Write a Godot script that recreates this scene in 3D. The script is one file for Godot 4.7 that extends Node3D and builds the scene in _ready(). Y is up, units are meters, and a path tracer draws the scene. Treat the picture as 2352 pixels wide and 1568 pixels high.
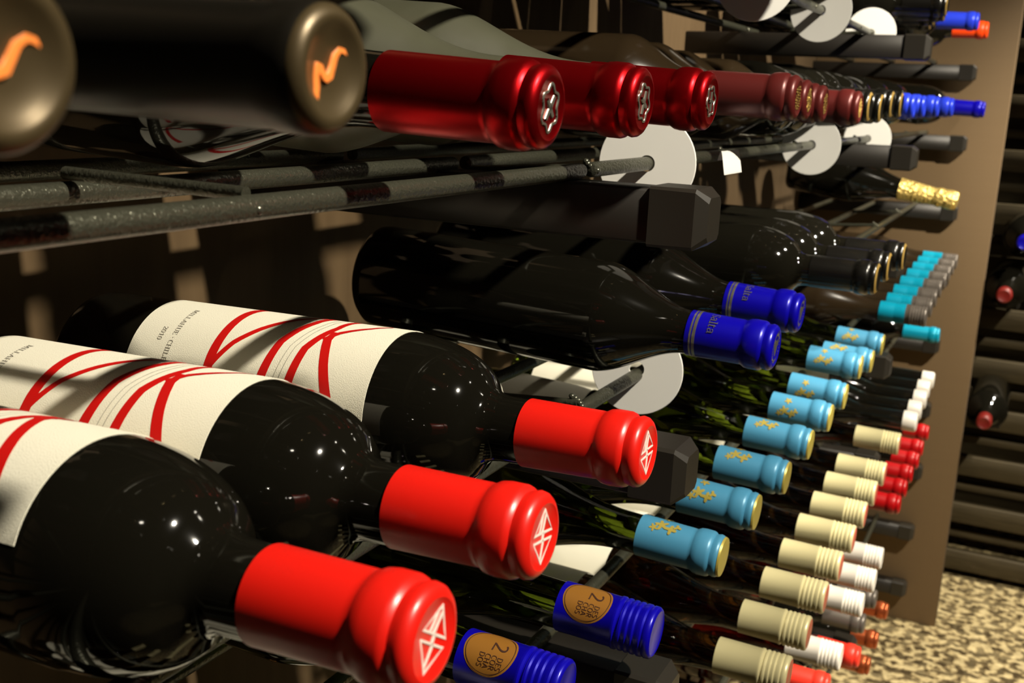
extends Node3D
# A wall of lying wine bottles in a cellar, seen along the rack.
# x: out of the wall into the aisle (necks point to +x), y: up, -z: away along the wall.

var M := {}
var cache := {}
var used := {}
var rng := RandomNumberGenerator.new()

const LEVEL := {"sky": 0.103, "top": -0.0435, "mid": -0.1915, "low": -0.3370, "cream": -0.4850, "white": -0.6340, "rose": -0.7810, "bottom": -0.9280, "lowest": -1.0680}
const FRONT_X := -0.248
const BACK_X := -0.334
const REAR_X := -0.420
const FLOOR_Y := -1.176
const CEILING_Y := 1.34
const ROD_R := 0.0047

func _ready() -> void:
	rng.seed = 4711
	set_camera()
	set_world()
	set_lamps()
	make_materials()
	build_room()
	build_racks()
	build_bottles()
	build_small_things()
	build_far_corner()

# ------------------------------------------------------------------ camera, world, lamps

func set_camera() -> void:
	var cam := Camera3D.new()
	cam.name = "camera"
	var at := CameraAttributesPhysical.new()
	at.frustum_focal_length = 38.42          # f = 2510 px on a 1568 px high frame
	at.frustum_focus_distance = 0.54
	at.frustum_near = 0.02
	at.frustum_far = 50.0
	at.exposure_aperture = 19.0
	cam.attributes = at
	# rows: where the world axes lie in the camera (right, down, forward)
	var wx := Vector3(0.89772285, 0.13746676, -0.41856491)
	var wy := Vector3(0.04557363, -0.97395259, -0.22212474)
	var wz := Vector3(-0.43819714, 0.18033093, -0.88060435)
	var right := Vector3(wx.x, wy.x, wz.x)
	var down := Vector3(wx.y, wy.y, wz.y)
	var fwd := Vector3(wx.z, wy.z, wz.z)
	cam.transform = Transform3D(Basis(right, -down, -fwd).orthonormalized(), Vector3.ZERO)
	cam.current = true
	add_child(cam)

func set_world() -> void:
	var w := WorldEnvironment.new()
	w.name = "world"
	var e := Environment.new()
	e.background_mode = Environment.BG_COLOR
	e.background_color = Color(0.0, 0.0, 0.0)
	e.tonemap_mode = Environment.TONE_MAPPER_LINEAR
	e.tonemap_exposure = 1.0
	e.sdfgi_enabled = true
	e.ssao_enabled = true
	e.ssil_enabled = true
	w.environment = e
	add_child(w)

func set_lamps() -> void:
	# ceiling spots on a track over the aisle, aimed at the rack: [position, target, energy]
	var warm := Color(1.0, 0.962, 0.885)
	spot(Vector3(0.82, 1.06, -0.33), Vector3(-0.24, -0.10, -0.62), 4.9, 30.0, warm, "over the red-lettered labels")
	spot(Vector3(0.86, 1.06, -1.15), Vector3(-0.20, -0.30, -1.80), 7.5, 31.0, warm, "over the cream screw caps")
	spot(Vector3(0.70, 1.06, -2.70), Vector3(0.12, -1.0, -2.76), 6.0, 34.0, warm, "over the corner beyond the end wall")
	spot(Vector3(1.90, 1.06, 0.25), Vector3(2.30, -0.6, 0.20), 1.2, 20.0, warm, "across the aisle, turned to the far wall")
	spot(Vector3(0.16, 1.06, 0.24), Vector3(0.75, -1.1, 0.80), 1.0, 18.0, warm, "close to the rack, turned to the floor")
	spot(Vector3(1.40, 1.06, 0.95), Vector3(2.30, -0.6, 1.20), 1.0, 18.0, warm, "behind the camera, turned to the corner")

func spot(at: Vector3, aim: Vector3, energy: float, cone: float, color: Color, where: String) -> void:
	var d := (aim - at).normalized()
	var o := Node3D.new()
	o.name = numbered("ceiling_spotlight")
	add_child(o)
	o.position = at
	o.basis = Basis.looking_at(d, Vector3.UP)
	tag(o, "black ceiling spotlight " + where, "spotlight", "ceiling spotlights")
	var metal := mat(Color(0.05, 0.05, 0.05), 0.4, 0.5)
	var glow := mat(Color(1, 1, 1), 0.4)
	glow.emission_enabled = true
	glow.emission = color
	glow.emission_energy_multiplier = 60.0
	var hb := lathe([[0.0, 0.0], [0.0, 0.034], [0.10, 0.040], [0.12, 0.040], [0.12, 0.036], [0.10, 0.036], [0.10, 0.0]], 32)
	var h := part(o, "housing", hb, metal)
	h.rotation.y = PI / 2.0          # local x -> -z
	h.position.z = 0.11
	var lens := lathe([[0.0, 0.0], [0.0, 0.033], [0.004, 0.033], [0.005, 0.0]], 32)
	var g := part(o, "lens", lens, glow)
	g.rotation.y = PI / 2.0
	g.position.z = 0.0085
	var stem := tube_between(to_local_of(o, at), to_local_of(o, Vector3(at.x, CEILING_Y, at.z)), 0.007, 12)
	part(o, "stem", stem, metal)
	var l := SpotLight3D.new()
	l.name = "spot_lamp"
	l.light_energy = energy
	l.light_color = color
	l.light_size = 0.026
	l.spot_angle = cone
	l.spot_angle_attenuation = 0.6
	l.spot_attenuation = 2.0
	l.spot_range = 8.0
	l.shadow_enabled = true
	o.add_child(l)
	l.position.z = -0.012

func to_local_of(o: Node3D, p: Vector3) -> Vector3:
	return o.transform.affine_inverse() * p

# ------------------------------------------------------------------ helpers

func numbered(called: String) -> String:
	var n: int = used.get(called, 0)
	used[called] = n + 1
	return called if n == 0 else "%s_%03d" % [called, n]

func tag(o: Node, label: String, category: String, group := "", kind := "") -> void:
	if label: o.set_meta("label", label)
	if category: o.set_meta("category", category)
	if group: o.set_meta("group", group)
	if kind: o.set_meta("kind", kind)

func mat(c: Color, rough := 0.5, metallic := 0.0, spec := 0.5) -> StandardMaterial3D:
	var m := StandardMaterial3D.new()
	m.albedo_color = c
	m.roughness = rough
	m.metallic = metallic
	m.metallic_specular = spec
	return m

func part(parent: Node, called: String, mesh: Mesh, m: Material) -> MeshInstance3D:
	var o := MeshInstance3D.new()
	o.name = called
	o.mesh = mesh
	o.material_override = null
	o.set_surface_override_material(0, m)
	o.cast_shadow = GeometryInstance3D.SHADOW_CASTING_SETTING_ON
	parent.add_child(o, true)
	return o

func thing(called: String, label: String, category: String, group := "") -> Node3D:
	var o := Node3D.new()
	o.name = numbered(called)
	add_child(o)
	tag(o, label, category, group)
	return o

func noise_tex(freq: float, a: Color, b: Color, size := 512, octaves := 4, seed_ := 1, normal := false, strength := 4.0) -> NoiseTexture2D:
	var n := FastNoiseLite.new()
	n.seed = seed_
	n.noise_type = FastNoiseLite.TYPE_SIMPLEX_SMOOTH
	n.frequency = freq
	n.fractal_octaves = octaves
	var t := NoiseTexture2D.new()
	t.width = size
	t.height = size
	t.seamless = true
	t.noise = n
	if normal:
		t.as_normal_map = true
		t.bump_strength = strength
	else:
		var g := Gradient.new()
		g.set_color(0, a)
		g.set_color(1, b)
		t.color_ramp = g
	return t

func make_mesh(v: PackedVector3Array, n: PackedVector3Array, idx: PackedInt32Array, uv := PackedVector2Array()) -> ArrayMesh:
	var a := []
	a.resize(Mesh.ARRAY_MAX)
	a[Mesh.ARRAY_VERTEX] = v
	a[Mesh.ARRAY_NORMAL] = n
	a[Mesh.ARRAY_INDEX] = idx
	if uv.size(): a[Mesh.ARRAY_TEX_UV] = uv
	var m := ArrayMesh.new()
	m.add_surface_from_arrays(Mesh.PRIMITIVE_TRIANGLES, a)
	return m

# a profile of [x, r] turned about the x axis; x grows towards the mouth; edges sharper than 38 degrees stay sharp
func lathe(profile: Array, segs := 48, phi0 := 0.0, phi1 := TAU) -> ArrayMesh:
	var v := PackedVector3Array()
	var nn := PackedVector3Array()
	var idx := PackedInt32Array()
	var uv := PackedVector2Array()
	var dirs := []
	for i in profile.size() - 1:
		var d := Vector2(profile[i + 1][0] - profile[i][0], profile[i + 1][1] - profile[i][1])
		dirs.append(Vector2(-d.y, d.x).normalized() if d.length() > 1e-9 else Vector2(0, 1))   # outward normal in (x, r)
	for i in profile.size() - 1:
		var n0: Vector2 = dirs[i]
		var n1: Vector2 = dirs[i]
		if i > 0 and dirs[i - 1].dot(dirs[i]) > 0.79: n0 = (dirs[i - 1] + dirs[i]).normalized()
		if i < dirs.size() - 1 and dirs[i + 1].dot(dirs[i]) > 0.79: n1 = (dirs[i + 1] + dirs[i]).normalized()
		var base := v.size()
		for j in segs + 1:
			var t := phi0 + (phi1 - phi0) * j / segs
			var c := cos(t)
			var s := sin(t)
			v.append(Vector3(profile[i][0], profile[i][1] * c, profile[i][1] * s))
			nn.append(Vector3(n0.x, n0.y * c, n0.y * s))
			uv.append(Vector2(float(j) / segs, profile[i][0] * 10.0))
			v.append(Vector3(profile[i + 1][0], profile[i + 1][1] * c, profile[i + 1][1] * s))
			nn.append(Vector3(n1.x, n1.y * c, n1.y * s))
			uv.append(Vector2(float(j) / segs, profile[i + 1][0] * 10.0))
		for j in segs:
			var a := base + 2 * j
			idx.append_array(PackedInt32Array([a, a + 1, a + 3, a, a + 3, a + 2]))
	return make_mesh(v, nn, idx, uv)

func tube_between(a: Vector3, b: Vector3, r: float, segs := 16, dome := 0.0) -> ArrayMesh:
	var L := (b - a).length()
	var prof := [[0.0, 0.0], [0.0, r], [L, r], [L, 0.0]]
	if dome > 0.0:
		prof = [[0.0, 0.0], [0.0, r * 0.6], [dome * 0.35, r * 0.92], [dome, r], [L - dome, r], [L - dome * 0.35, r * 0.92], [L, r * 0.6], [L, 0.0]]
	return moved(lathe(prof, segs), Transform3D(basis_x((b - a).normalized()), a))

func basis_x(d: Vector3) -> Basis:
	var up := Vector3.UP if absf(d.y) < 0.9 else Vector3.RIGHT
	var z := d.cross(up).normalized()
	return Basis(d, z.cross(d).normalized(), z)

func moved(m: ArrayMesh, t: Transform3D) -> ArrayMesh:
	var a := m.surface_get_arrays(0)
	var v: PackedVector3Array = a[Mesh.ARRAY_VERTEX]
	var n: PackedVector3Array = a[Mesh.ARRAY_NORMAL]
	for i in v.size():
		v[i] = t * v[i]
		n[i] = (t.basis * n[i]).normalized()
	return make_mesh(v, n, a[Mesh.ARRAY_INDEX], a[Mesh.ARRAY_TEX_UV] if a[Mesh.ARRAY_TEX_UV] != null else PackedVector2Array())

func joined(list: Array) -> ArrayMesh:
	var v := PackedVector3Array()
	var n := PackedVector3Array()
	var idx := PackedInt32Array()
	for m in list:
		var a = m.surface_get_arrays(0)
		var base := v.size()
		v.append_array(a[Mesh.ARRAY_VERTEX])
		n.append_array(a[Mesh.ARRAY_NORMAL])
		if a[Mesh.ARRAY_INDEX] != null:
			for k in a[Mesh.ARRAY_INDEX]: idx.append(k + base)
		else:
			for k in a[Mesh.ARRAY_VERTEX].size(): idx.append(k + base)
	return make_mesh(v, n, idx)

# a box with chamfered edges (c) centred on p
func chamfer_box(p: Vector3, size: Vector3, c: float) -> ArrayMesh:
	var st := SurfaceTool.new()
	st.begin(Mesh.PRIMITIVE_TRIANGLES)
	var h := size / 2.0
	var pts := {}
	for sx in [-1, 1]:
		for sy in [-1, 1]:
			for sz in [-1, 1]:
				var s := Vector3(sx, sy, sz)
				pts[[sx, sy, sz, 0]] = p + Vector3(h.x, h.y - c, h.z - c) * s
				pts[[sx, sy, sz, 1]] = p + Vector3(h.x - c, h.y, h.z - c) * s
				pts[[sx, sy, sz, 2]] = p + Vector3(h.x - c, h.y - c, h.z) * s
	var quad := func(a: Vector3, b: Vector3, cc: Vector3, d: Vector3) -> void:
		var n := (b - a).cross(cc - a)
		var out := (a + b + cc + d) / 4.0 - p
		var o := [a, b, cc, d] if n.dot(out) < 0 else [d, cc, b, a]
		for k in [0, 1, 2, 0, 2, 3]: st.add_vertex(o[k])
	var tri := func(a: Vector3, b: Vector3, cc: Vector3) -> void:
		var n := (b - a).cross(cc - a)
		var o := [a, b, cc] if n.dot((a + b + cc) / 3.0 - p) < 0 else [cc, b, a]
		for k in 3: st.add_vertex(o[k])
	for s in [-1, 1]:
		quad.call(pts[[s, -1, -1, 0]], pts[[s, 1, -1, 0]], pts[[s, 1, 1, 0]], pts[[s, -1, 1, 0]])
		quad.call(pts[[-1, s, -1, 1]], pts[[1, s, -1, 1]], pts[[1, s, 1, 1]], pts[[-1, s, 1, 1]])
		quad.call(pts[[-1, -1, s, 2]], pts[[1, -1, s, 2]], pts[[1, 1, s, 2]], pts[[-1, 1, s, 2]])
		for t in [-1, 1]:
			quad.call(pts[[s, t, -1, 0]], pts[[s, t, 1, 0]], pts[[s, t, 1, 1]], pts[[s, t, -1, 1]])
			quad.call(pts[[s, -1, t, 0]], pts[[s, 1, t, 0]], pts[[s, 1, t, 2]], pts[[s, -1, t, 2]])
			quad.call(pts[[-1, s, t, 1]], pts[[1, s, t, 1]], pts[[1, s, t, 2]], pts[[-1, s, t, 2]])
			for u in [-1, 1]:
				tri.call(pts[[s, t, u, 0]], pts[[s, t, u, 1]], pts[[s, t, u, 2]])
	st.generate_normals()
	st.index()
	return st.commit()

func box_part(parent: Node, called: String, lo: Vector3, hi: Vector3, m: Material, c := 0.002) -> MeshInstance3D:
	return part(parent, called, chamfer_box((lo + hi) / 2.0, hi - lo, c), m)

# a printed stroke on a cylinder of radius r about x: points [x, phi in degrees, width]
func stroke_on_cylinder(points: Array, r: float) -> ArrayMesh:
	var p := []
	for i in points.size() - 1:
		var a: Array = points[i]
		var b: Array = points[i + 1]
		var n := maxi(1, int(absf(b[1] - a[1]) / 4.0))
		for k in n:
			var t := float(k) / n
			p.append([lerpf(a[0], b[0], t), deg_to_rad(lerpf(a[1], b[1], t)), lerpf(a[2], b[2], t)])
	var e: Array = points[-1]
	p.append([e[0], deg_to_rad(e[1]), e[2]])
	var v := PackedVector3Array()
	var nn := PackedVector3Array()
	var idx := PackedInt32Array()
	for i in p.size():
		var i0: int = maxi(0, i - 1)
		var i1: int = mini(p.size() - 1, i + 1)
		var d := Vector2(p[i1][0] - p[i0][0], (p[i1][1] - p[i0][1]) * r).normalized()
		var side: Vector2 = Vector2(-d.y, d.x) * p[i][2] / 2.0
		for s in [-1.0, 1.0]:
			var x: float = p[i][0] + side.x * s
			var f: float = p[i][1] + side.y * s / r
			v.append(Vector3(x, r * cos(f), r * sin(f)))
			nn.append(Vector3(0, cos(f), sin(f)))
	for i in p.size() - 1:
		idx.append_array(face_out(v, nn, 2 * i, 2 * i + 1, 2 * i + 3))
		idx.append_array(face_out(v, nn, 2 * i, 2 * i + 3, 2 * i + 2))
	return make_mesh(v, nn, idx)

func face_out(v: PackedVector3Array, n: PackedVector3Array, a: int, b: int, c: int) -> PackedInt32Array:
	var g := (v[b] - v[a]).cross(v[c] - v[a])
	return PackedInt32Array([a, b, c]) if g.dot(n[a]) < 0 else PackedInt32Array([a, c, b])

# a raised stroke on the mouth disc (plane x = at): points [right, up, width], right = -z
func stroke_on_face(points: Array, at: float, closed := false, high := 0.0004) -> ArrayMesh:
	var p := points.duplicate()
	var n := p.size()
	var v := PackedVector3Array()
	var nn := PackedVector3Array()
	var idx := PackedInt32Array()
	for i in n:
		var a: Array = p[(i - 1 + n) % n] if closed else p[maxi(0, i - 1)]
		var b: Array = p[(i + 1) % n] if closed else p[mini(n - 1, i + 1)]
		var d := Vector2(b[0] - a[0], b[1] - a[1]).normalized()
		var side: Vector2 = Vector2(-d.y, d.x) * p[i][2] / 2.0
		for s in [-1.0, 1.0]:
			for h in [0.0, high]:
				v.append(Vector3(at + h, p[i][1] + side.y * s, -(p[i][0] + side.x * s)))
				nn.append(Vector3(1, 0, 0) if h > 0.0 else Vector3(0.3, side.normalized().y * s, -side.normalized().x * s).normalized())
	var last := n if closed else n - 1
	for i in last:
		var a := 4 * i
		var b := 4 * ((i + 1) % n)
		for q in [[a + 1, a + 3, b + 3, b + 1], [a, a + 1, b + 1, b], [a + 2, a + 3, b + 3, b + 2]]:
			idx.append_array(face_out(v, nn, q[0], q[1], q[2]))
			idx.append_array(face_out(v, nn, q[0], q[2], q[3]))
	return make_mesh(v, nn, idx)

# lettering bent round a cylinder: reads along growing phi, letter tops towards +x
func text_on_cylinder(words: String, x: float, phi_deg: float, height: float, r: float, face := "Droid Serif") -> ArrayMesh:
	var tm := TextMesh.new()
	var f := SystemFont.new()
	f.font_names = PackedStringArray([face])
	tm.font = f
	tm.text = words
	tm.font_size = 32
	tm.pixel_size = 0.01
	tm.depth = 0.0
	tm.curve_step = 2.0
	var k := height / 0.23          # cap height of 32 px at 0.01
	var a := tm.surface_get_arrays(0)
	var src: PackedVector3Array = a[Mesh.ARRAY_VERTEX]
	var v := PackedVector3Array()
	var n := PackedVector3Array()
	var src_idx: PackedInt32Array = a[Mesh.ARRAY_INDEX] if a[Mesh.ARRAY_INDEX] != null else PackedInt32Array(range(src.size()))
	var p0 := deg_to_rad(phi_deg)
	for q in src:
		var ph := p0 + q.x * k / r
		v.append(Vector3(x + q.y * k, r * cos(ph), r * sin(ph)))
		n.append(Vector3(0, cos(ph), sin(ph)))
	var idx := PackedInt32Array()
	for i in range(0, src_idx.size(), 3):
		idx.append_array(face_out(v, n, src_idx[i], src_idx[i + 1], src_idx[i + 2]))
	return make_mesh(v, n, idx)

# a printed round patch on a cylinder, its outline given by radii
func patch_on_cylinder(x: float, phi_deg: float, radii: Array, r: float) -> ArrayMesh:
	var v := PackedVector3Array()
	var n := PackedVector3Array()
	var idx := PackedInt32Array()
	var p0 := deg_to_rad(phi_deg)
	var rings := 5
	var cnt := radii.size()
	for k in rings + 1:
		for j in cnt:
			var t := TAU * j / cnt
			var q: float = radii[j] * k / rings
			var ph := p0 + q * sin(t) / r
			v.append(Vector3(x + q * cos(t), r * cos(ph), r * sin(ph)))
			n.append(Vector3(0, cos(ph), sin(ph)))
	for k in rings:
		for j in cnt:
			var a := k * cnt + j
			var b := k * cnt + (j + 1) % cnt
			idx.append_array(face_out(v, n, b, a + cnt, b + cnt))
			if k > 0: idx.append_array(face_out(v, n, a, a + cnt, b))
	return make_mesh(v, n, idx)

# ------------------------------------------------------------------ materials

func make_materials() -> void:
	M.glass = mat(Color(0.060, 0.055, 0.038), 0.06)
	M.glass_brown = mat(Color(0.150, 0.115, 0.070), 0.16)
	M.glass_dusty = mat(Color(0.28, 0.28, 0.22), 0.44, 0.0, 0.7)
	M.glass_dusty.roughness_texture = noise_tex(0.02, Color(0.75, 0.75, 0.75), Color(1, 1, 1), 256, 3, 5)
	M.glass_dusty.uv1_triplanar = true
	M.glass_dusty.uv1_scale = Vector3(8, 8, 8)
	M.glass_green = mat(Color(0.30, 0.36, 0.08, 0.0), 0.03)
	M.glass_green.refraction_enabled = true
	M.glass_green.refraction_scale = 0.05
	M.glass_amber = mat(Color(0.36, 0.24, 0.10, 0.0), 0.03)
	M.glass_amber.refraction_enabled = true
	M.glass_amber.refraction_scale = 0.05
	M.glass_rose = mat(Color(0.75, 0.20, 0.12, 0.0), 0.03)
	M.glass_rose.refraction_enabled = true
	M.glass_rose.refraction_scale = 0.05

	M.paper = mat(Color(0.90, 0.88, 0.80), 0.75)
	M.paper.normal_enabled = true
	M.paper.normal_texture = noise_tex(0.25, Color.BLACK, Color.WHITE, 256, 2, 9, true, 1.2)
	M.paper.uv1_triplanar = true
	M.paper.uv1_scale = Vector3(30, 30, 30)
	M.ink_red = mat(Color(0.76, 0.06, 0.045), 0.45)
	M.ink_grey = mat(Color(0.42, 0.40, 0.36), 0.6)
	M.ink_brown = mat(Color(0.22, 0.10, 0.03), 0.6)

	M.cap_red = mat(Color(0.84, 0.10, 0.06), 0.33)
	M.cap_crimson = mat(Color(0.66, 0.03, 0.06), 0.33, 0.9)
	M.cap_maroon = mat(Color(0.36, 0.12, 0.11), 0.36, 0.25)
	M.cap_bronze = mat(Color(0.085, 0.073, 0.050), 0.38, 0.2)
	M.bronze_disc = mat(Color(0.31, 0.26, 0.17), 0.38, 0.5)
	M.cap_black = mat(Color(0.055, 0.05, 0.04), 0.26)
	M.cap_navy = mat(Color(0.05, 0.02, 0.66), 0.30, 0.2)
	M.cap_blue = mat(Color(0.16, 0.25, 0.85), 0.30, 0.2)
	M.cap_sky = mat(Color(0.28, 0.55, 0.69), 0.38, 0.1)
	M.cap_teal = mat(Color(0.02, 0.58, 0.70), 0.32, 0.2)
	M.cap_cream = mat(Color(0.80, 0.76, 0.58), 0.34, 0.2)
	M.cap_white = mat(Color(0.90, 0.87, 0.82), 0.34, 0.1)
	M.cap_scarlet = mat(Color(0.66, 0.025, 0.045), 0.35)
	M.cap_brick = mat(Color(0.42, 0.07, 0.04), 0.45)
	M.cap_coral = mat(Color(0.92, 0.22, 0.16), 0.35)
	M.cap_copper = mat(Color(0.72, 0.36, 0.20), 0.30, 0.7)
	M.cap_grey = mat(Color(0.42, 0.39, 0.36), 0.35, 0.4)
	M.cap_orange = mat(Color(0.95, 0.27, 0.04), 0.4)
	M.silver = mat(Color(0.80, 0.78, 0.72), 0.28, 0.9)
	M.gold = mat(Color(0.85, 0.70, 0.38), 0.32, 0.75)
	M.gold_print = mat(Color(0.72, 0.65, 0.30), 0.4, 0.3)
	M.bronze_print = mat(Color(0.62, 0.42, 0.16), 0.42, 0.3)
	M.gold_foil = mat(Color(0.93, 0.80, 0.46), 0.30, 0.6)
	M.gold_foil.normal_enabled = true
	M.gold_foil.normal_texture = noise_tex(0.04, Color.BLACK, Color.WHITE, 256, 3, 3, true, 9.0)
	M.gold_foil.uv1_triplanar = true
	M.gold_foil.uv1_scale = Vector3(12, 12, 12)
	M.white_print = mat(Color(0.93, 0.86, 0.82), 0.4)
	M.orange_print = mat(Color(0.97, 0.54, 0.24), 0.4)
	M.pink_print = mat(Color(0.70, 0.34, 0.26), 0.4)

	M.steel = mat(Color(0.30, 0.30, 0.25), 0.33, 0.6)
	M.steel.normal_enabled = true
	M.steel.normal_texture = noise_tex(0.03, Color.BLACK, Color.WHITE, 512, 4, 12, true, 5.0)
	M.steel.uv1_triplanar = true
	M.steel.uv1_scale = Vector3(22, 22, 22)
	M.weld = mat(Color(0.36, 0.36, 0.31), 0.25, 0.7)
	M.arm = mat(Color(0.135, 0.12, 0.10), 0.45, 0.3)
	M.plastic = mat(Color(0.145, 0.13, 0.105), 0.42)
	M.disc = mat(Color(0.95, 0.94, 0.91), 0.6)

	M.wall = mat(Color(0.39, 0.31, 0.20), 0.75)
	M.wall.albedo_texture = noise_tex(0.015, Color(0.86, 0.84, 0.80), Color(1, 1, 1), 512, 4, 21)
	M.wall.uv1_triplanar = true
	M.wall.uv1_world_triplanar = true
	M.wall.uv1_scale = Vector3(6, 0.6, 6)
	M.panel = mat(Color(0.44, 0.355, 0.24), 0.85)
	M.panel.albedo_texture = noise_tex(0.12, Color(0.90, 0.88, 0.84), Color(1, 1, 1), 512, 4, 22)
	M.panel.uv1_triplanar = true
	M.panel.uv1_world_triplanar = true
	M.panel.uv1_scale = Vector3(5, 5, 5)
	M.room = mat(Color(0.10, 0.085, 0.065), 0.9)
	M.dark_wood = mat(Color(0.30, 0.26, 0.17), 0.6)
	M.dark_wood.albedo_texture = noise_tex(0.02, Color(0.7, 0.68, 0.62), Color(1, 1, 1), 512, 4, 23)
	M.dark_wood.uv1_triplanar = true
	M.dark_wood.uv1_world_triplanar = true
	M.dark_wood.uv1_scale = Vector3(0.8, 9, 9)
	M.floor = mat(Color(0.95, 0.89, 0.75), 0.55)
	var g := Gradient.new()
	g.offsets = PackedFloat32Array([0.0, 0.42, 0.50, 0.60, 1.0])
	g.colors = PackedColorArray([Color(0.20, 0.18, 0.13), Color(0.32, 0.28, 0.21), Color(0.68, 0.64, 0.54), Color(0.86, 0.83, 0.73), Color(1, 0.98, 0.90)])
	var ft := noise_tex(0.020, Color.BLACK, Color.WHITE, 1024, 3, 31)
	ft.color_ramp = g
	M.floor.albedo_texture = ft
	M.floor.uv1_triplanar = true
	M.floor.uv1_world_triplanar = true
	M.floor.uv1_scale = Vector3(1.6, 1.6, 1.6)

# ------------------------------------------------------------------ room

func slab(called: String, lo: Vector3, hi: Vector3, m: Material) -> void:
	var o := box_part(self, called, lo, hi, m, 0.001)
	o.set_meta("kind", "structure")

func build_room() -> void:
	slab("wall_left", Vector3(-0.56, FLOOR_Y, -3.7), Vector3(-0.50, CEILING_Y, 1.6), M.wall)
	slab("wall_end", Vector3(-0.50, FLOOR_Y, -2.62), Vector3(-0.0913, CEILING_Y, -2.57), M.panel)
	slab("wall_far", Vector3(-0.56, FLOOR_Y, -3.76), Vector3(2.46, CEILING_Y, -3.70), M.room)
	slab("wall_right", Vector3(2.40, FLOOR_Y, -3.7), Vector3(2.46, CEILING_Y, 1.6), M.room)
	slab("wall_back", Vector3(-0.56, FLOOR_Y, 1.6), Vector3(2.46, CEILING_Y, 1.66), M.room)
	slab("floor", Vector3(-0.56, FLOOR_Y - 0.06, -3.76), Vector3(2.46, FLOOR_Y, 1.66), M.floor)
	slab("ceiling", Vector3(-0.56, CEILING_Y, -3.76), Vector3(2.46, CEILING_Y + 0.06, 1.66), M.room)

# ------------------------------------------------------------------ racks

func build_racks() -> void:
	var text := {
		"sky": "dark steel bottle shelf at the top edge, above the crimson capsules",
		"top": "dark steel bottle shelf under the crimson and maroon capsules",
		"mid": "dark steel bottle shelf carrying the white labels with red letters",
		"low": "dark steel bottle shelf carrying the sky-blue capsules",
		"cream": "dark steel bottle shelf carrying the cream screw caps",
		"white": "dark steel bottle shelf carrying the white screw caps",
		"rose": "dark steel bottle shelf carrying the coral capsules",
		"bottom": "dark steel bottle shelf carrying the copper capsules",
		"lowest": "dark empty steel bottle shelf just above the floor",
	}
	var arm_mesh := chamfer_box(Vector3(-0.346, -0.0200, 0), Vector3(0.308, 0.0305, 0.0305), 0.0015)
	var cap_mesh := end_cap()
	for level in LEVEL:
		var y: float = LEVEL[level]
		var rack := thing("bottle_shelf", text[level], "wine rack", "steel shelves of the bottle rack")
		rack.position = Vector3(-0.5, y, 0)
		var base := Vector3(-0.5, y, 0)
		for z in [0.40, -0.594, -1.605, -2.550]:
			if z > 0.0 and not level in ["top", "mid", "low"]: continue
			var arm := part(rack, "arm", arm_mesh, M.arm)
			arm.position = Vector3(0.5, 0.0, z)
			var c := part(arm, "end_cap", cap_mesh, M.plastic)
			c.position = Vector3.ZERO
		for bay in [[0.38, -0.606], [-0.620, -1.613], [-1.625, -2.566]]:
			for x in [FRONT_X, BACK_X, REAR_X]:
				var nm: String = "front_rod" if x > -0.28 else "back_rod"
				var drop: float = 0.0 if level == "sky" or (level == "top" and nm == "front_rod") else 0.0018 if level == "top" else (0.0045 if level == "mid" else 0.0) if nm == "front_rod" else 0.0090 if level == "mid" else 0.0056
				part(rack, nm, tube_between(Vector3(x, y - drop, bay[0]) - base, Vector3(x, y - drop, bay[1]) - base, ROD_R, 20, 0.003), M.steel)
			var z: float = bay[0] - 0.003 if bay[0] < 0.0 else -0.302
			while z > bay[1] + 0.05:
				var w := part(rack, "cross_wire", tube_between(Vector3(BACK_X, y + (0.006 if level == "top" and z > -0.31 else -0.006), z) - base, Vector3(FRONT_X, y + (0.005 if level == "top" and z > -0.31 else 0.001), z) - base, 0.0026, 12), M.steel)
				var bumps := []
				for k in 5:
					var q := Vector3(FRONT_X - 0.0045 + 0.002 * k, y + 0.0045 - 0.0012 * k, z + rng.randf_range(-0.002, 0.002)) - base
					var sp := SphereMesh.new()
					sp.radius = 0.0021
					sp.height = 0.0042
					sp.radial_segments = 10
					sp.rings = 5
					bumps.append(sphere_at(sp, q))
				part(w, "weld", joined(bumps), M.weld)
				z -= 0.30

func sphere_at(s: SphereMesh, p: Vector3) -> ArrayMesh:
	var m := ArrayMesh.new()
	m.add_surface_from_arrays(Mesh.PRIMITIVE_TRIANGLES, s.get_mesh_arrays())
	return moved(m, Transform3D(Basis(), p))

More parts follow.
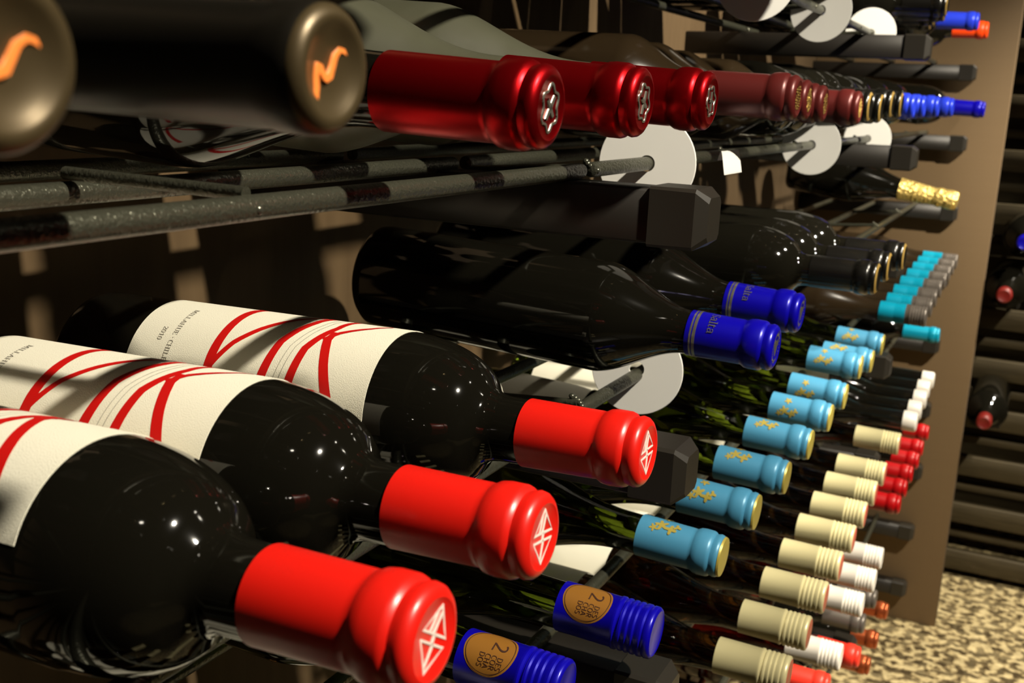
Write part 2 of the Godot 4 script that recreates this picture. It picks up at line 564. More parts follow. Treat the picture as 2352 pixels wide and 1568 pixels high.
# moulded plastic end cap: square sleeve with a chamfered front
func end_cap() -> ArrayMesh:
	var rings := []
	var h := 0.0168
	var specs := [[-0.195, h, 0.0015], [-0.169, h, 0.0020], [-0.1622, h - 0.0047, 0.0030]]
	for s in specs:
		var ring := []
		var hh: float = s[1]
		var c: float = s[2]
		for q in [[hh, hh - c], [hh - c, hh], [-hh + c, hh], [-hh, hh - c], [-hh, -hh + c], [-hh + c, -hh], [hh - c, -hh], [hh, -hh + c]]:
			ring.append(Vector3(s[0], -0.0200 + q[0], q[1]))
		rings.append(ring)
	var st := SurfaceTool.new()
	st.begin(Mesh.PRIMITIVE_TRIANGLES)
	st.set_smooth_group(-1)
	var mid := Vector3(-0.17, -0.0200, 0)
	var add := func(a: Vector3, b: Vector3, c: Vector3) -> void:
		var n := (b - a).cross(c - a)
		var l := [a, b, c] if n.dot((a + b + c) / 3.0 - mid) < 0 else [a, c, b]
		for p in l: st.add_vertex(p)
	for i in 2:
		for j in 8:
			add.call(rings[i][j], rings[i + 1][j], rings[i + 1][(j + 1) % 8])
			add.call(rings[i][j], rings[i + 1][(j + 1) % 8], rings[i][(j + 1) % 8])
	for i in [0, 2]:
		var c: Vector3 = Vector3(rings[i][0].x, -0.0200, 0)
		for j in 8: add.call(c, rings[i][j], rings[i][(j + 1) % 8])
	st.generate_normals()
	return st.commit()

# ------------------------------------------------------------------ bottles

# o = distance back from the mouth
func glass_profile(s: Dictionary) -> Array:
	var L: float = s.L
	var rb: float = s.rb
	var rn: float = s.rn
	var p := [[0.022, 0.0], [0.006, rb * 0.55], [0.0, rb * 0.80], [0.001, rb * 0.90], [0.005, rb * 0.985], [0.010, rb]]
	p.append([L - s.o2, rb])
	var n := 18
	for i in range(1, n + 1):
		var t := float(i) / n            # 0 body .. 1 neck
		var x: float = L - lerpf(s.o2, s.o1, t)
		var k: float
		match s.curve:
			"square": k = sqrt(maxf(0.0, 1.0 - pow(t * 0.985, 2.6))) * (1.0 - 0.16 * t) if t < 0.999 else 0.0
			"swan": k = 1.0 - smoothstep(0.0, 1.0, pow(t, 0.92))
			_: k = 0.5 + 0.5 * cos(PI * pow(t, 0.80))
		p.append([x, rn + (rb - rn) * k])
	if s.curve == "square":
		p.remove_at(p.size() - 1)
		p.append([L - s.o1 + 0.001, rn + 0.0032])
		p.append([L - s.o1 + 0.004, rn + 0.0012])
		p.append([L - s.o1 + 0.009, rn + 0.0002])
	p.append([L - 0.012, rn - 0.0008])
	p.append([L - 0.004, rn - 0.0012])
	p.append([L - 0.004, 0.0])
	return p

func capsule_profile(s: Dictionary) -> Array:
	var L: float = s.L
	var r: float = s.rn + 0.0006
	match s.cap_kind:
		"long":      # tin capsule over a lipped neck
			return [[L - s.cap_len, r - 0.0004], [L - s.cap_len, r + 0.0002], [L - 0.0225, r - 0.0003], [L - 0.0208, r - 0.0005], [L - 0.0196, r + 0.0001], [L - 0.0180, r + 0.0010], [L - 0.0150, r + 0.0014], [L - 0.0095, r + 0.0013],
				[L - 0.0080, r + 0.0008], [L - 0.0068, r - 0.0004], [L - 0.0056, r - 0.0003], [L - 0.0040, r + 0.0002], [L - 0.0022, r - 0.0002], [L - 0.0010, r - 0.0012], [L - 0.0002, r - 0.0026], [L, r - 0.0036], [L - 0.0006, r - 0.0046], [L - 0.0008, 0.0]]
		"dish":      # thick rounded rim round a shallow dish
			return [[L - s.cap_len, r - 0.0004], [L - s.cap_len, r + 0.0002], [L - 0.0150, r + 0.0002], [L - 0.0135, r + 0.0007], [L - 0.0060, r + 0.0008], [L - 0.0030, r + 0.0005], [L - 0.0012, r - 0.0006], [L - 0.0002, r - 0.0018], [L, r - 0.0030],
				[L - 0.0008, r - 0.0042], [L - 0.0022, r - 0.0052], [L - 0.0032, r - 0.0066], [L - 0.0036, r - 0.0080], [L - 0.0036, 0.0]]
		"screw":
			var p := [[L - s.cap_len, r - 0.0004], [L - s.cap_len, r + 0.0002], [L - 0.0250, r + 0.0002], [L - 0.0242, r + 0.0008], [L - 0.0226, r + 0.0008], [L - 0.0216, r - 0.0004], [L - 0.0206, r - 0.0004], [L - 0.0198, r + 0.0006]]
			for k in 3:
				var x: float = L - 0.0186 + 0.0038 * k
				p.append_array([[x, r + 0.0006], [x + 0.0009, r - 0.0001], [x + 0.0017, r - 0.0001], [x + 0.0027, r + 0.0006]])
			p.append_array([[L - 0.0062, r + 0.0006], [L - 0.0052, r - 0.0002], [L - 0.0040, r + 0.0005], [L - 0.0016, r + 0.0004], [L - 0.0005, r - 0.0004], [L, r - 0.0018], [L - 0.0004, r - 0.0026], [L - 0.0004, 0.0]])
			return p
		"short":     # small plain stopper
			return [[L - s.cap_len, r - 0.0004], [L - s.cap_len, r + 0.0006], [L - 0.003, r + 0.0004], [L - 0.001, r - 0.0008], [L, r - 0.0030], [L, 0.0]]
		"foil":      # champagne foil over wire and cork
			return [[L - s.cap_len, r + 0.0052], [L - 0.085, r + 0.0036], [L - 0.050, r + 0.0010], [L - 0.040, r + 0.0006], [L - 0.036, r + 0.0020], [L - 0.030, r + 0.0028], [L - 0.026, r + 0.0012], [L - 0.022, r + 0.0018], [L - 0.012, r + 0.0026], [L - 0.004, r + 0.0018], [L - 0.001, r], [L, r - 0.003], [L, 0.0]]
	return []

func bottle_kinds() -> Dictionary:
	var k := {}
	k.vik = {"L": 0.316, "rb": 0.0383, "rn": 0.0147, "o1": 0.077, "o2": 0.120, "curve": "square", "cap_kind": "long", "cap_len": 0.0566, "glass": "glass", "cap": "cap_red", "segs": 72}
	k.crimson = {"L": 0.300, "rb": 0.0412, "rn": 0.0148, "o1": 0.074, "o2": 0.168, "curve": "slope", "cap_kind": "long", "cap_len": 0.069, "glass": "glass_dusty", "cap": "cap_crimson", "segs": 64}
	k.crimson_clean = k.crimson.duplicate()
	k.crimson_clean.merge({"glass": "glass"}, true)
	k.maroon = {"L": 0.300, "rb": 0.0378, "rn": 0.0146, "o1": 0.075, "o2": 0.125, "curve": "swan", "cap_kind": "long", "cap_len": 0.064, "glass": "glass_brown", "cap": "cap_maroon", "segs": 56}
	k.bronze = {"L": 0.300, "rb": 0.0405, "rn": 0.0138, "o1": 0.095, "o2": 0.165, "curve": "slope", "cap_kind": "dish", "cap_len": 0.090, "glass": "glass", "cap": "cap_bronze", "segs": 72}
	k.salta = {"L": 0.300, "rb": 0.0374, "rn": 0.0142, "o1": 0.056, "o2": 0.118, "curve": "swan", "cap_kind": "long", "cap_len": 0.0565, "glass": "glass", "cap": "cap_navy", "segs": 64}
	k.black = {"L": 0.300, "rb": 0.0374, "rn": 0.0143, "o1": 0.074, "o2": 0.116, "curve": "square", "cap_kind": "long", "cap_len": 0.060, "glass": "glass", "cap": "cap_black", "segs": 48}
	k.sky = {"L": 0.300, "rb": 0.0380, "rn": 0.0141, "o1": 0.070, "o2": 0.165, "curve": "slope", "cap_kind": "long", "cap_len": 0.060, "glass": "glass_green", "cap": "cap_sky", "segs": 56}
	k.navy_screw = {"L": 0.310, "rb": 0.0374, "rn": 0.0144, "o1": 0.070, "o2": 0.175, "curve": "slope", "cap_kind": "screw", "cap_len": 0.060, "glass": "glass_green", "cap": "cap_navy", "segs": 64}
	k.cream = {"L": 0.300, "rb": 0.0374, "rn": 0.0144, "o1": 0.068, "o2": 0.165, "curve": "slope", "cap_kind": "screw", "cap_len": 0.060, "glass": "glass_amber", "cap": "cap_cream", "segs": 48}
	k.white_screw = k.cream.duplicate()
	k.white_screw.merge({"glass": "glass_rose", "cap": "cap_white", "segs": 40}, true)
	k.teal_collar = {"L": 0.300, "rb": 0.0374, "rn": 0.0144, "o1": 0.075, "o2": 0.160, "curve": "slope", "cap_kind": "screw", "cap_len": 0.030, "glass": "glass_brown", "cap": "cap_grey", "segs": 32}
	k.teal_plain = {"L": 0.300, "rb": 0.0374, "rn": 0.0148, "o1": 0.075, "o2": 0.130, "curve": "swan", "cap_kind": "long", "cap_len": 0.070, "glass": "glass", "cap": "cap_teal", "segs": 32}
	k.white_top = {"L": 0.290, "rb": 0.0330, "rn": 0.0140, "o1": 0.075, "o2": 0.145, "curve": "swan", "cap_kind": "short", "cap_len": 0.020, "glass": "glass", "cap": "cap_white", "segs": 32}
	k.scarlet = {"L": 0.300, "rb": 0.0374, "rn": 0.0144, "o1": 0.090, "o2": 0.145, "curve": "swan", "cap_kind": "long", "cap_len": 0.045, "glass": "glass", "cap": "cap_scarlet", "segs": 32}
	k.coral = {"L": 0.300, "rb": 0.0374, "rn": 0.0146, "o1": 0.072, "o2": 0.150, "curve": "slope", "cap_kind": "long", "cap_len": 0.060, "glass": "glass_rose", "cap": "cap_coral", "segs": 36}
	k.grey = k.black.duplicate()
	k.grey.merge({"cap": "cap_grey", "segs": 32}, true)
	k.copper = k.black.duplicate()
	k.copper.merge({"cap": "cap_copper", "o1": 0.090, "o2": 0.140, "cap_len": 0.045, "segs": 32}, true)
	k.blue = k.black.duplicate()
	k.blue.merge({"cap": "cap_blue", "cap_len": 0.070, "segs": 36}, true)
	k.deep_blue = k.black.duplicate()
	k.deep_blue.merge({"cap": "cap_navy", "cap_len": 0.07, "segs": 36}, true)
	k.orange = k.black.duplicate()
	k.orange.merge({"cap": "cap_orange", "segs": 36}, true)
	k.champagne = {"L": 0.310, "rb": 0.0440, "rn": 0.0148, "o1": 0.070, "o2": 0.200, "curve": "slope", "cap_kind": "foil", "cap_len": 0.105, "glass": "glass", "cap": "gold_foil", "segs": 48}
	return k

func make_bottle(kind: String) -> Node3D:
	var s: Dictionary = kinds[kind]
	var o := Node3D.new()
	if not cache.has(kind):
		cache[kind] = [lathe(glass_profile(s), s.segs), lathe(capsule_profile(s), s.segs)]
	part(o, "glass", cache[kind][0], M[s.glass])
	var cap := part(o, "screw_cap" if s.cap_kind == "screw" else "stopper" if s.cap_kind == "short" else "foil" if s.cap_kind == "foil" else "capsule", cache[kind][1], M[s.cap])
	var L: float = s.L
	var rc: float = s.rn + 0.0006
	match kind:
		"vik":
			part(cap, "emblem", once("vik_emblem", func(): return vik_emblem(L - 0.0008)), M.white_print)
			var rl: float = s.rb + 0.0003
			var lab := part(o, "label", once("vik_label", func(): return lathe([[L - 0.262, rl - 0.0003], [L - 0.262, rl], [L - 0.1205, rl], [L - 0.1205, rl - 0.0003]], 60, deg_to_rad(-100), deg_to_rad(100))), M.paper)
			part(lab, "red_letters", once("vik_strokes", func(): return vik_strokes(L, rl + 0.00012)), M.ink_red)
			part(lab, "hairlines", once("vik_lines", func(): return vik_lines(L, rl + 0.00010)), M.ink_grey)
			part(lab, "small_print", once("vik_print", func(): return joined([text_on_cylinder("MILLAHUE · CHILE", L - 0.2380, 39.0, 0.0027, rl + 0.00012), text_on_cylinder("2010", L - 0.2457, 43.0, 0.0027, rl + 0.00012)])), M.ink_grey)
		"crimson", "crimson_clean":
			part(cap, "emblem", once("crimson_emblem", func(): return crimson_emblem(L - 0.0008)), M.silver)
		"bronze":
			part(cap, "top_disc", once("bronze_disc", func(): return lathe([[L - 0.0034, rc + 0.0004], [L - 0.0024, rc + 0.0004], [L - 0.0011, rc - 0.0004], [L, rc - 0.0016], [L + 0.0003, rc - 0.0029], [L - 0.0002, rc - 0.0040], [L - 0.0011, rc - 0.0054], [L - 0.0020, rc - 0.0076], [L - 0.0025, rc - 0.0100], [L - 0.0026, 0.0]], 72)), M.bronze_disc)
			part(cap, "emblem", once("bronze_emblem", func(): return bronze_emblem(L - 0.0025)), M.orange_print)
		"maroon":
			part(cap, "emblem", once("maroon_emblem", func(): return maroon_emblem(L - 0.0008)), M.gold)
		"salta":
			part(cap, "emblem", once("salta_emblem", func(): return salta_emblem(L - 0.0008)), M.silver)
			part(cap, "band", once("salta_band", func(): return joined([lathe([[L - 0.0535, rc + 0.0003], [L - 0.0529, rc + 0.00035], [L - 0.0523, rc + 0.0003]], 56), lathe([[L - 0.0515, rc + 0.0003], [L - 0.0505, rc + 0.00035], [L - 0.0495, rc + 0.0003]], 56)])), M.silver)
			part(cap, "lettering", once("salta_text", func(): return text_on_cylinder("Salta", L - 0.0400, 40.0, 0.0052, rc + 0.0005)), M.silver)
		"black":
			part(cap, "rim", once("black_rim", func(): return lathe([[L - 0.0012, rc - 0.0009], [L - 0.0001, rc - 0.0022], [L + 0.0002, rc - 0.0036]], 48)), M.gold)
		"sky":
			part(cap, "top_disc", once("sky_disc", func(): return lathe([[L - 0.0010, rc - 0.0007], [L + 0.0004, rc - 0.0012], [L + 0.0006, rc - 0.0030], [L + 0.0006, 0.0]], 48)), M.gold_print)
			part(o, "label", once("sky_label", func(): return lathe([[L - 0.272, s.rb], [L - 0.272, s.rb + 0.0003], [L - 0.182, s.rb + 0.0003], [L - 0.182, s.rb]], 48, deg_to_rad(-85), deg_to_rad(85))), M.paper)
			part(cap, "leaf_print", once("sky_leaf", func(): return leaf_print(L, rc + 0.0004)), M.gold_print)
		"navy_screw":
			var st := part(cap, "sticker", once("sticker", func(): return patch_on_cylinder(L - 0.0420, 30.0, circle(0.0150, 40), rc + 0.0004)), M.bronze_print)
			part(st, "lettering", once("sticker_text", func(): return sticker_text(L, rc + 0.0006)), M.ink_brown)
		"cream":
			part(o, "label", once("cream_label", func(): return lathe([[L - 0.275, s.rb], [L - 0.275, s.rb + 0.0003], [L - 0.185, s.rb + 0.0003], [L - 0.185, s.rb]], 40, deg_to_rad(-80), deg_to_rad(80))), M.paper)
			part(cap, "top_disc", once("cream_disc", func(): return lathe([[L - 0.0004, rc - 0.0012], [L + 0.0002, rc - 0.0022], [L + 0.0002, 0.0]], 32)), M.pink_print)
		"teal_collar":
			part(o, "collar", once("teal_ring", func(): return lathe([[L - 0.068, rc - 0.0004], [L - 0.068, rc + 0.0003], [L - 0.0470, rc + 0.0004], [L - 0.0455, rc + 0.0001], [L - 0.0440, rc + 0.0005], [L - 0.0400, rc + 0.0001], [L - 0.0380, rc + 0.0005], [L - 0.0305, rc + 0.0003], [L - 0.0302, rc - 0.0004]], 32)), M.cap_teal)
	return o

func once(key: String, make: Callable) -> Mesh:
	if not cache.has(key): cache[key] = make.call()
	return cache[key]

func circle(r: float, n: int) -> Array:
	var a := []
	for i in n: a.append(r)
	return a

func vik_emblem(x: float) -> ArrayMesh:
	var w := 0.0011
	var up := [[-0.0072, 0.0014, w], [0.0, 0.0094, w], [0.0072, 0.0014, w]]
	var dn := [[-0.0072, -0.0014, w], [0.0072, -0.0014, w], [0.0, -0.0094, w]]
	return joined([stroke_on_face(up, x, true), stroke_on_face(dn, x, true), stroke_on_face([[0.0012, 0.0078, w * 0.8], [-0.0006, 0.0016, w * 0.8]], x), stroke_on_face([[-0.0012, 0.0076, w * 0.6], [-0.0030, 0.0016, w * 0.6]], x),
		stroke_on_face([[0.0006, -0.0016, w * 0.8], [-0.0008, -0.0080, w * 0.8]], x), stroke_on_face([[0.0, 0.0014, w], [0.0, -0.0014, w]], x)])

func vik_strokes(L: float, r: float) -> ArrayMesh:
	var thick := 0.0053
	var thin := 0.0030
	return joined([
		stroke_on_cylinder([[L - 0.2104, 92, thick], [L - 0.2104, 55, thick], [L - 0.2094, 10, thick * 0.9], [L - 0.2083, -25, thick * 0.9]], r),
		stroke_on_cylinder([[L - 0.2094, 62, thin], [L - 0.2014, 42, thin], [L - 0.1919, 26, thin], [L - 0.1791, 6, thin * 0.9], [L - 0.1696, -10, thin * 0.8]], r + 0.00004),
		stroke_on_cylinder([[L - 0.1791, 92, thick], [L - 0.1791, 70, thick * 0.95], [L - 0.1760, 35, thick * 0.8], [L - 0.1685, 8, thick * 0.7], [L - 0.1654, -20, thick * 0.7]], r),
		stroke_on_cylinder([[L - 0.1638, 92, thick * 0.9], [L - 0.1632, 70, thick * 0.9], [L - 0.1611, 38, thick * 0.8], [L - 0.1537, 12, thick * 0.65], [L - 0.1516, -15, thick * 0.6]], r),
		stroke_on_cylinder([[L - 0.1367, 92, thick * 1.05], [L - 0.1399, 74, thick], [L - 0.1468, 50, thick * 0.9], [L - 0.1526, 28, thick * 0.85], [L - 0.1521, 18, thick * 0.6]], r + 0.00004),
		stroke_on_cylinder([[L - 0.1548, 28, thin], [L - 0.1495, 18, thin * 0.8], [L - 0.1378, 4, thin * 0.6], [L - 0.1314, -8, thin * 0.5]], r + 0.00006)])

func vik_lines(L: float, r: float) -> ArrayMesh:
	var list := []
	for d in [0.0, 0.0030]:
		list.append(stroke_on_cylinder([[L - 0.1726 + d, 92, 0.00022], [L - 0.1723 + d, 70, 0.00022], [L - 0.1696 + d, 38, 0.00022], [L - 0.1627 + d, 10, 0.00022], [L - 0.1601 + d, -15, 0.00022]], r))
	return joined(list)

func crimson_emblem(x: float) -> ArrayMesh:
	var ring := []
	for i in 48:
		var t := TAU * i / 48
		var q := 0.0078 * (1.0 + 0.13 * cos(6.0 * t))
		ring.append([q * 0.86 * sin(t), q * cos(t), 0.0008])
	return joined([stroke_on_face(ring, x, true, 0.0007), stroke_on_face([[0.0030, 0.0042, 0.0013], [0.0, 0.0, 0.0017], [-0.0032, -0.0042, 0.0012]], x, false, 0.0008), stroke_on_face([[-0.0026, 0.0030, 0.0012], [0.0, 0.0, 0.0017], [0.0028, -0.0032, 0.0012]], x, false, 0.0008)])

func bronze_emblem(x: float) -> ArrayMesh:
	var k := 0.031 / 770.0
	var kx := 0.031 / 460.0
	var pts := []
	for q in [[1845, 680, 60], [1858, 630, 74], [1868, 560, 56], [1865, 490, 44], [1878, 425, 50], [1888, 440, 52], [1905, 478, 56], [1935, 508, 60], [1958, 490, 62], [1975, 430, 52], [1992, 370, 46], [2020, 335, 42], [2050, 340, 34], [2080, 360, 30], [2105, 362, 34], [2128, 345, 40]]:
		pts.append([(q[0] - 1945.0) * kx * 0.84, (455.0 - q[1]) * k * 0.95, q[2] * k * 0.72])
	return stroke_on_face(pts, x, false, 0.0009)

func maroon_emblem(x: float) -> ArrayMesh:
	var r2 := RandomNumberGenerator.new()
	r2.seed = 77
	var list := []
	for i in 9:
		for j in 6:
			var u := (j - 2.5) * 0.0024
			var w := (4.0 - i) * 0.0018
			if u * u + w * w > 0.000072: continue
			var d := r2.randf_range(-0.5, 0.5)
			var e := r2.randf_range(0.0005, 0.0011)
			list.append(stroke_on_face([[u - e * cos(d), w - e * sin(d), 0.0009], [u + e * cos(d), w + e * sin(d), 0.0011]], x, false, r2.randf_range(0.0003, 0.0007)))
	return joined(list)

func salta_emblem(x: float) -> ArrayMesh:
	var list := []
	for i in 26:
		var t := TAU * i / 26
		var a := 0.0078
		var b := 0.0098 if i % 3 else 0.0091
		list.append(stroke_on_face([[a * sin(t), a * cos(t), 0.0008], [b * sin(t + 0.05), b * cos(t + 0.05), 0.0008]], x))
	list.append(stroke_on_face([[0.0, -0.0052, 0.0006], [0.0, -0.0010, 0.0052], [0.0, 0.0030, 0.0062], [0.0, 0.0050, 0.0040]], x))
	list.append(stroke_on_face([[-0.0042, 0.0010, 0.0009], [-0.0046, 0.0042, 0.0009], [-0.0030, 0.0056, 0.0009]], x))
	list.append(stroke_on_face([[0.0042, 0.0010, 0.0009], [0.0046, 0.0042, 0.0009], [0.0030, 0.0056, 0.0009]], x))
	return joined(list)

func leaf_print(L: float, r: float) -> ArrayMesh:
	var list := []
	for q in [[0.0440, 22.0, 0.0052, 5], [0.0370, 31.0, 0.0044, 4], [0.0490, 36.0, 0.0034, 5], [0.0330, 18.0, 0.0030, 3], [0.0420, -20.0, 0.0040, 5]]:
		var rr := []
		for j in 40: rr.append(q[2] * (0.70 + 0.30 * cos(q[3] * TAU * j / 40.0 + q[1])))
		list.append(patch_on_cylinder(L - q[0], q[1], rr, r))
	return joined(list)

func sticker_text(L: float, r: float) -> ArrayMesh:
	var list := [text_on_cylinder("2", L - 0.0375, 22.0, 0.0085, r, "Droid Sans")]
	var n := 0
	for w in ["DES", "COR", "CHA", "DOS"]:
		list.append(text_on_cylinder(w, L - 0.0345 - 0.0036 * n, 54.0, 0.0030, r, "Droid Sans"))
		n += 1
	var ring := []
	for j in 41:
		var t := TAU * j / 40.0
		ring.append([L - 0.0420 + 0.0138 * cos(t), 30.0 + rad_to_deg(0.0138 * sin(t) / r), 0.0004])
	list.append(stroke_on_cylinder(ring, r))
	return joined(list)

var kinds := {}

# tip = middle of the mouth; tilt = degrees the neck points down; roll turns the print round the axis
func put_bottle(kind: String, tip: Vector3, label: String, group: String, tilt := 0.0, roll := 0.0, yaw := 0.0) -> Node3D:
	var o := make_bottle(kind)
	o.name = numbered("champagne_bottle" if kind == "champagne" else "wine_bottle")
	add_child(o)
	o.basis = Basis(Vector3.UP, deg_to_rad(yaw)) * Basis(Vector3.BACK, deg_to_rad(-tilt)) * Basis(Vector3.RIGHT, deg_to_rad(roll))
	o.position = tip - o.basis.x * kinds[kind].L
	tag(o, label, "bottle", group)
	return o

const NTH := ["nearest", "second nearest", "third nearest", "fourth nearest", "fifth nearest", "sixth nearest", "seventh nearest", "eighth nearest", "farthest"]

func nth(i: int, n: int) -> String:
	return "farthest" if i == n - 1 else NTH[i]

func build_bottles() -> void:
	kinds = bottle_kinds()
	# top shelf in view
	row("bronze", [[-0.148, 0.001, -0.1240, -8], [-0.148, 0.0030, -0.2115, 0]], 1.4, "black wine bottle with bronze capsule and orange squiggle emblem, %s", "bottles with orange squiggle emblems")
	row("crimson_clean", [[-0.165, -0.005, -0.371, 0]], 2.7, "dark wine bottle with satin crimson capsule, largest of the three crimson ones", "bottles with crimson capsules")
	row("crimson", [[-0.165, -0.002, -0.473, 20], [-0.165, 0.000, -0.580, 45]], 2.7, "dusty wine bottle with satin crimson capsule, %s of the two dusty ones", "bottles with crimson capsules")
	row("maroon", [[-0.160, 0.005, -0.776, 0], [-0.169, 0.004, -0.861, 30], [-0.172, 0.002, -0.944, 10], [-0.160, 0.000, -1.050, 60]], 1.0, "brown wine bottle with maroon capsule and gold relief top, %s of four", "bottles with maroon capsules")
	row("black", [[-0.163, 0.002, -1.130, 0], [-0.163, 0.001, -1.208, 0], [-0.163, 0.006, -1.290, 0], [-0.163, 0.006, -1.372, 0]], 1.0, "dark wine bottle with black glossy capsule behind the maroon ones, %s of four", "black-capped bottles on the top shelf")
	row("blue", [[-0.160, 0.005, -1.480, 0], [-0.160, 0.006, -1.600, 0], [-0.155, 0.007, -1.740, 0], [-0.150, 0.008, -1.930, 0]], 1.0, "dark wine bottle with bright blue capsule on the top shelf, %s of four", "bright blue capsules")
	row("deep_blue", [[-0.123, 0.008, -2.300, 0]], 2.0, "dark wine bottle with deep blue capsule against the end wall", "")
	# the shelf above
	row("black", [[-0.150, 0.139, -1.62, 0], [-0.160, 0.139, -1.71, 0], [-0.182, 0.139, -1.80, 0], [-0.196, 0.139, -1.89, 0]], 1.0, "dark wine bottle cut by the top edge of the picture, %s of four", "dark bottles at the top edge")
	row("blue", [[-0.135, 0.148, -2.013, 0]], 1.0, "dark wine bottle with blue capsule resting above the orange one", "")
	row("orange", [[-0.125, 0.141, -2.115, 0]], 1.0, "dark wine bottle with orange capsule below the blue one", "")
	var up := []
	for i in 18:
		if i != 6: up.append([-0.150 - 0.010 * (i % 3), 0.1465, -0.02 - 0.0765 * i - 0.0215 * floorf(i / 3.0), 0])
	for i in up.size():
		put_bottle("black", Vector3(up[i][0], up[i][1], up[i][2]), "dark wine bottle on the topmost shelf, above the picture", "dark bottles above the picture", 1.0)
	# the shelf with the white labels
	row("vik", [[-0.1335, -0.1475, -0.2405, -33], [-0.1372, -0.1475, -0.3216, -8], [-0.1367, -0.1475, -0.4283, 0]], -1.1, "dark wine bottle with red capsule and white red-lettered label, %s of three", "bottles with red-lettered white labels")
	row("salta", [[-0.132, -0.143, -0.649, 0], [-0.142, -0.143, -0.773, 0]], 2.5, "black wine bottle with navy capsule and silver script, %s of the two", "bottles with navy script capsules")
	row("black", [[-0.119, -0.143, -0.983, 0], [-0.120, -0.143, -1.066, 0], [-0.116, -0.142, -1.146, 0]], 0.5, "shiny black wine bottle with black capsule behind the navy ones, %s of three", "black-capped bottles behind the navy ones")
	row("champagne", [[-0.133, -0.150, -2.060, 0]], 8.0, "dark green champagne bottle with gold foil neck", "")
	# the shelf with the sky-blue capsules
	row("navy_screw", [[-0.181, -0.290, -0.463, 0], [-0.160, -0.290, -0.542, 0]], 2.0, "green wine bottle with navy screw cap and bronze sticker, %s of the two", "bottles with navy screw caps")
	row("sky", [[-0.156, -0.290, -0.665, 0], [-0.156, -0.290, -0.757, 30], [-0.153, -0.290, -0.845, 8], [-0.154, -0.290, -0.945, 4], [-0.154, -0.290, -1.042, 60], [-0.155, -0.290, -1.132, 70], [-0.155, -0.278, -1.225, 50], [-0.155, -0.290, -1.317, 10], [-0.157, -0.290, -1.422, 40]], 3.0, "green wine bottle with sky-blue capsule and gold top, %s of nine", "bottles with sky-blue capsules")
	row("teal_collar", [[-0.126, -0.285, -1.636, 0], [-0.127, -0.285, -1.722, 0], [-0.129, -0.285, -1.817, 0], [-0.131, -0.285, -1.920, 0], [-0.132, -0.285, -2.020, 0], [-0.133, -0.285, -2.115, 0], [-0.134, -0.285, -2.210, 0], [-0.135, -0.285, -2.305, 0]], 1.0, "brown wine bottle with teal collar and grey screw cap, %s of eight", "bottles with teal collars")
	row("teal_plain", [[-0.145, -0.424, -2.240, 0]], 1.0, "dark wine bottle with plain teal capsule below the teal collars", "")
	# cream and white screw caps
	for i in 6:
		put_bottle("cream", Vector3(-0.134, -0.4515, -0.12 - 0.081 * i), "amber wine bottle below the picture, under the navy screw caps", "amber bottles below the picture", 1.8)
	var c := []
	for i in 8: c.append([-0.126, -0.430, -0.793 - 0.0772 * i, 0])
	c.append([-0.126, -0.430, -1.473, 0])
	row("cream", c, 1.8, "amber wine bottle with cream screw cap, %s of nine", "bottles with cream screw caps")
	row("white_top", [[-0.117, -0.430, -1.596, 0], [-0.118, -0.430, -1.664, 0], [-0.118, -0.430, -1.733, 0], [-0.120, -0.430, -1.803, 0], [-0.120, -0.430, -1.872, 0]], 0.5, "slim black bottle with white stopper, %s of five", "slim bottles with white stoppers")
	row("white_screw", [[-0.126, -0.570, -1.117, 0], [-0.125, -0.570, -1.259, 0], [-0.122, -0.570, -1.337, 0], [-0.124, -0.570, -1.414, 0]], 1.5, "rose wine bottle with white screw cap, %s of four", "bottles with white screw caps")
	row("scarlet", [[-0.128, -0.570, -1.635, 0], [-0.128, -0.570, -1.713, 0], [-0.128, -0.570, -1.791, 0], [-0.127, -0.570, -1.869, 0], [-0.128, -0.570, -1.947, 0], [-0.129, -0.570, -2.053, 0]], 1.0, "dark wine bottle with short scarlet capsule, %s of six", "bottles with scarlet capsules")
	# lowest shelves
	row("coral", [[-0.158, -0.710, -1.309, 0], [-0.135, -0.710, -1.404, 0]], 1.5, "rose wine bottle with coral capsule at the bottom edge, %s of the two", "bottles with coral capsules")
	row("grey", [[-0.143, -0.706, -1.500, 0], [-0.140, -0.706, -1.590, 0]], 1.0, "dark wine bottle with grey capsule behind the coral ones, %s of the two", "bottles with grey capsules")
	row("copper", [[-0.143, -0.850, -1.661, 0], [-0.144, -0.850, -1.755, 0], [-0.144, -0.850, -1.875, 0]], 1.0, "dark wine bottle with copper capsule on the lowest shelf, %s of three", "bottles with copper capsules")

func row(kind: String, spots: Array, tilt: float, text: String, group: String) -> void:
	for i in spots.size():
		var q: Array = spots[i]
		var label: String = text % nth(i, spots.size()) if text.contains("%s") else text
		var grow := 1.0 if kind == "vik" or absf(q[1]) < 0.05 else 1.05
		var loose := 0.0 if kind == "vik" else 1.0
		put_bottle(kind, Vector3(q[0], q[1], q[2]) * grow, label, group, tilt + loose * rng.randf_range(-0.3, 0.3), q[3], loose * rng.randf_range(-0.4, 0.4))

# ------------------------------------------------------------------ discs and tags on the rods

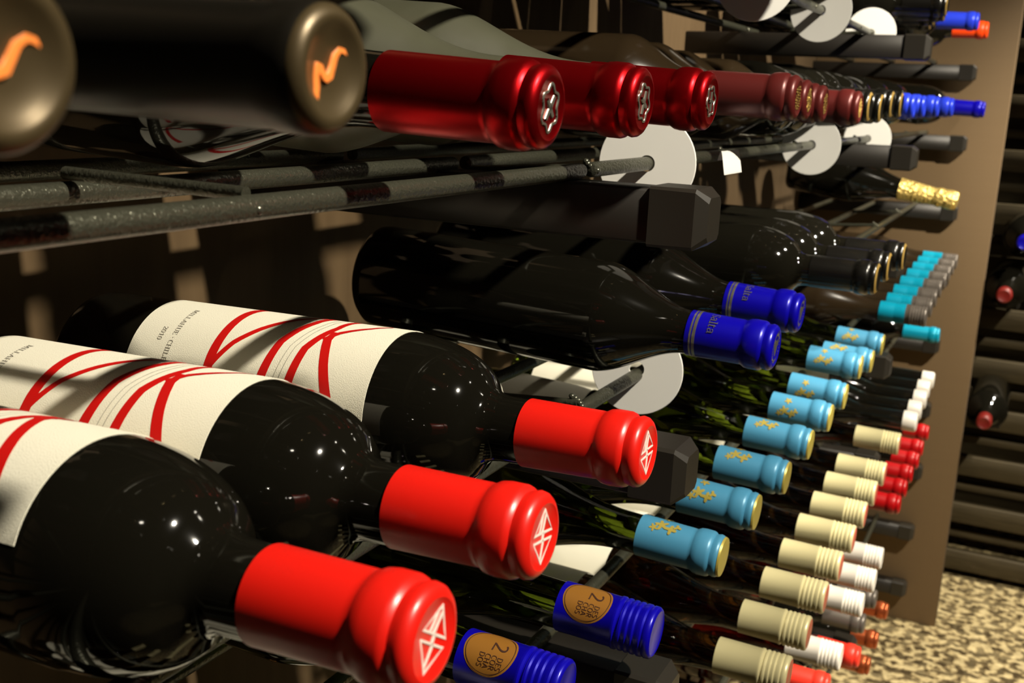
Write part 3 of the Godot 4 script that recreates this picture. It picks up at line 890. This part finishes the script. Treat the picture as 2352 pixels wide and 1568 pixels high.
func build_small_things() -> void:
	var disc := lathe([[-0.0008, 0.0056], [-0.0008, 0.0336], [-0.0004, 0.0340], [0.0004, 0.0340], [0.0008, 0.0336], [0.0008, 0.0056], [-0.0008, 0.0056]], 56)
	var spots := [
		["sky", -0.930, 8.0, "at the top edge, left of the striped rod"], ["sky", -1.212, -6.0, "at the top edge, struck by the striped rod"], ["sky", -1.560, 10.0, "half hidden below the topmost arm end"],
		["top", -0.690, 6.0, "behind the third crimson capsule"], ["top", -1.235, -4.0, "under the maroon capsules"], ["top", -1.640, 4.0, "under the black capsules of the top shelf"],
		["mid", -0.700, 5.0, "under the nearest navy script capsule"], ["low", -1.330, 0.0, "between the sky-blue capsules and the white stoppers"]]
	for s in spots:
		var o := part(self, numbered("divider_disc"), disc, M.disc)
		o.position = Vector3(FRONT_X, LEVEL[s[0]], s[1] * 1.05)
		o.rotation_degrees = Vector3(rng.randf_range(-4, 4), 90.0 + s[2], 0)
		tag(o, "round white divider disc on the rod, " + s[3], "disc", "white divider discs")
	# a curled white paper tag hooked over the front rod
	var v := PackedVector3Array()
	var n := PackedVector3Array()
	var idx := PackedInt32Array()
	for i in 13:
		var t := float(i) / 12.0
		var a := lerpf(-0.55, 0.75, t)
		for j in 2:
			for h in 2:
				var r := 0.050 + 0.0006 * h
				v.append(Vector3(-0.204 + (t - 0.5) * 0.022, -0.084 + r * cos(a) , -0.78 + 0.046 * (j - 0.5) + r * sin(a)))
				n.append(Vector3(0, cos(a), sin(a)) * (1.0 if h else -1.0))
	for i in 12:
		var b := 4 * i
		for h in 2:
			idx.append_array(face_out(v, n, b + h, b + 2 + h, b + 6 + h))
			idx.append_array(face_out(v, n, b + h, b + 6 + h, b + 4 + h))
	var tg := part(self, "paper_tag", make_mesh(v, n, idx), M.disc)
	tag(tg, "curled white paper tag beside the divider disc on the top shelf", "tag")

# ------------------------------------------------------------------ the corner beyond the end wall

func build_far_corner() -> void:
	var rack := thing("slatted_rack", "dark slatted wooden rack beyond the end wall, right edge", "wine rack")
	rack.position = Vector3(0.45, FLOOR_Y, -3.05)
	var base := rack.position
	box_part(rack, "back_board", Vector3(-0.45, FLOOR_Y, -3.36) - base, Vector3(1.3, 0.9, -3.33) - base, M.dark_wood)
	var y := FLOOR_Y + 0.02
	var i := 0
	while y < 0.85:
		var deep: float = -2.90 if i % 2 == 0 else -2.93
		box_part(rack, "slat", Vector3(-0.45, y, deep - 0.025) - base, Vector3(1.3, y + (0.052 if i % 2 == 0 else 0.022), deep) - base, M.dark_wood)
		y += 0.078 if i % 2 == 0 else 0.050
		i += 1
	for x in [-0.45, 0.40, 1.26]:
		box_part(rack, "post", Vector3(x, FLOOR_Y, -3.33) - base, Vector3(x + 0.04, 0.9, -2.935) - base, M.dark_wood)
	kinds.stout = {"L": 0.315, "rb": 0.0462, "rn": 0.0150, "o1": 0.075, "o2": 0.130, "curve": "swan", "cap_kind": "long", "cap_len": 0.045, "glass": "glass", "cap": "cap_brick", "segs": 48}
	kinds.stout_navy = kinds.stout.duplicate()
	kinds.stout_navy.merge({"cap": "cap_navy"}, true)
	far_bottle(rack, "stout", Vector3(-0.048, -0.383, -2.578), "stout dark bottle with red capsule facing us, upper one at the right edge")
	far_bottle(rack, "stout", Vector3(-0.051, -0.672, -2.578), "stout dark bottle with red capsule facing us, lower one at the right edge")
	far_bottle(rack, "stout_navy", Vector3(-0.023, -0.265, -2.578), "stout dark bottle with blue capsule at the right edge")

func far_bottle(rack: Node3D, kind: String, tip: Vector3, label: String) -> void:
	var o := put_bottle(kind, tip, label, "stout bottles on the slatted rack")
	o.basis = Basis(Vector3.UP, deg_to_rad(-90.0))
	o.position = tip - o.basis.x * kinds[kind].L
	for s in [-1.0, 1.0]:          # two pegs carry each bottle
		var x: float = tip.x + 0.028 * s
		var y := tip.y - sqrt(0.0462 * 0.0462 - 0.028 * 0.028) - 0.0062
		part(rack, "peg", tube_between(Vector3(x, y, -2.94) - rack.position, Vector3(x, y, -2.73) - rack.position, 0.005, 12), M.arm)
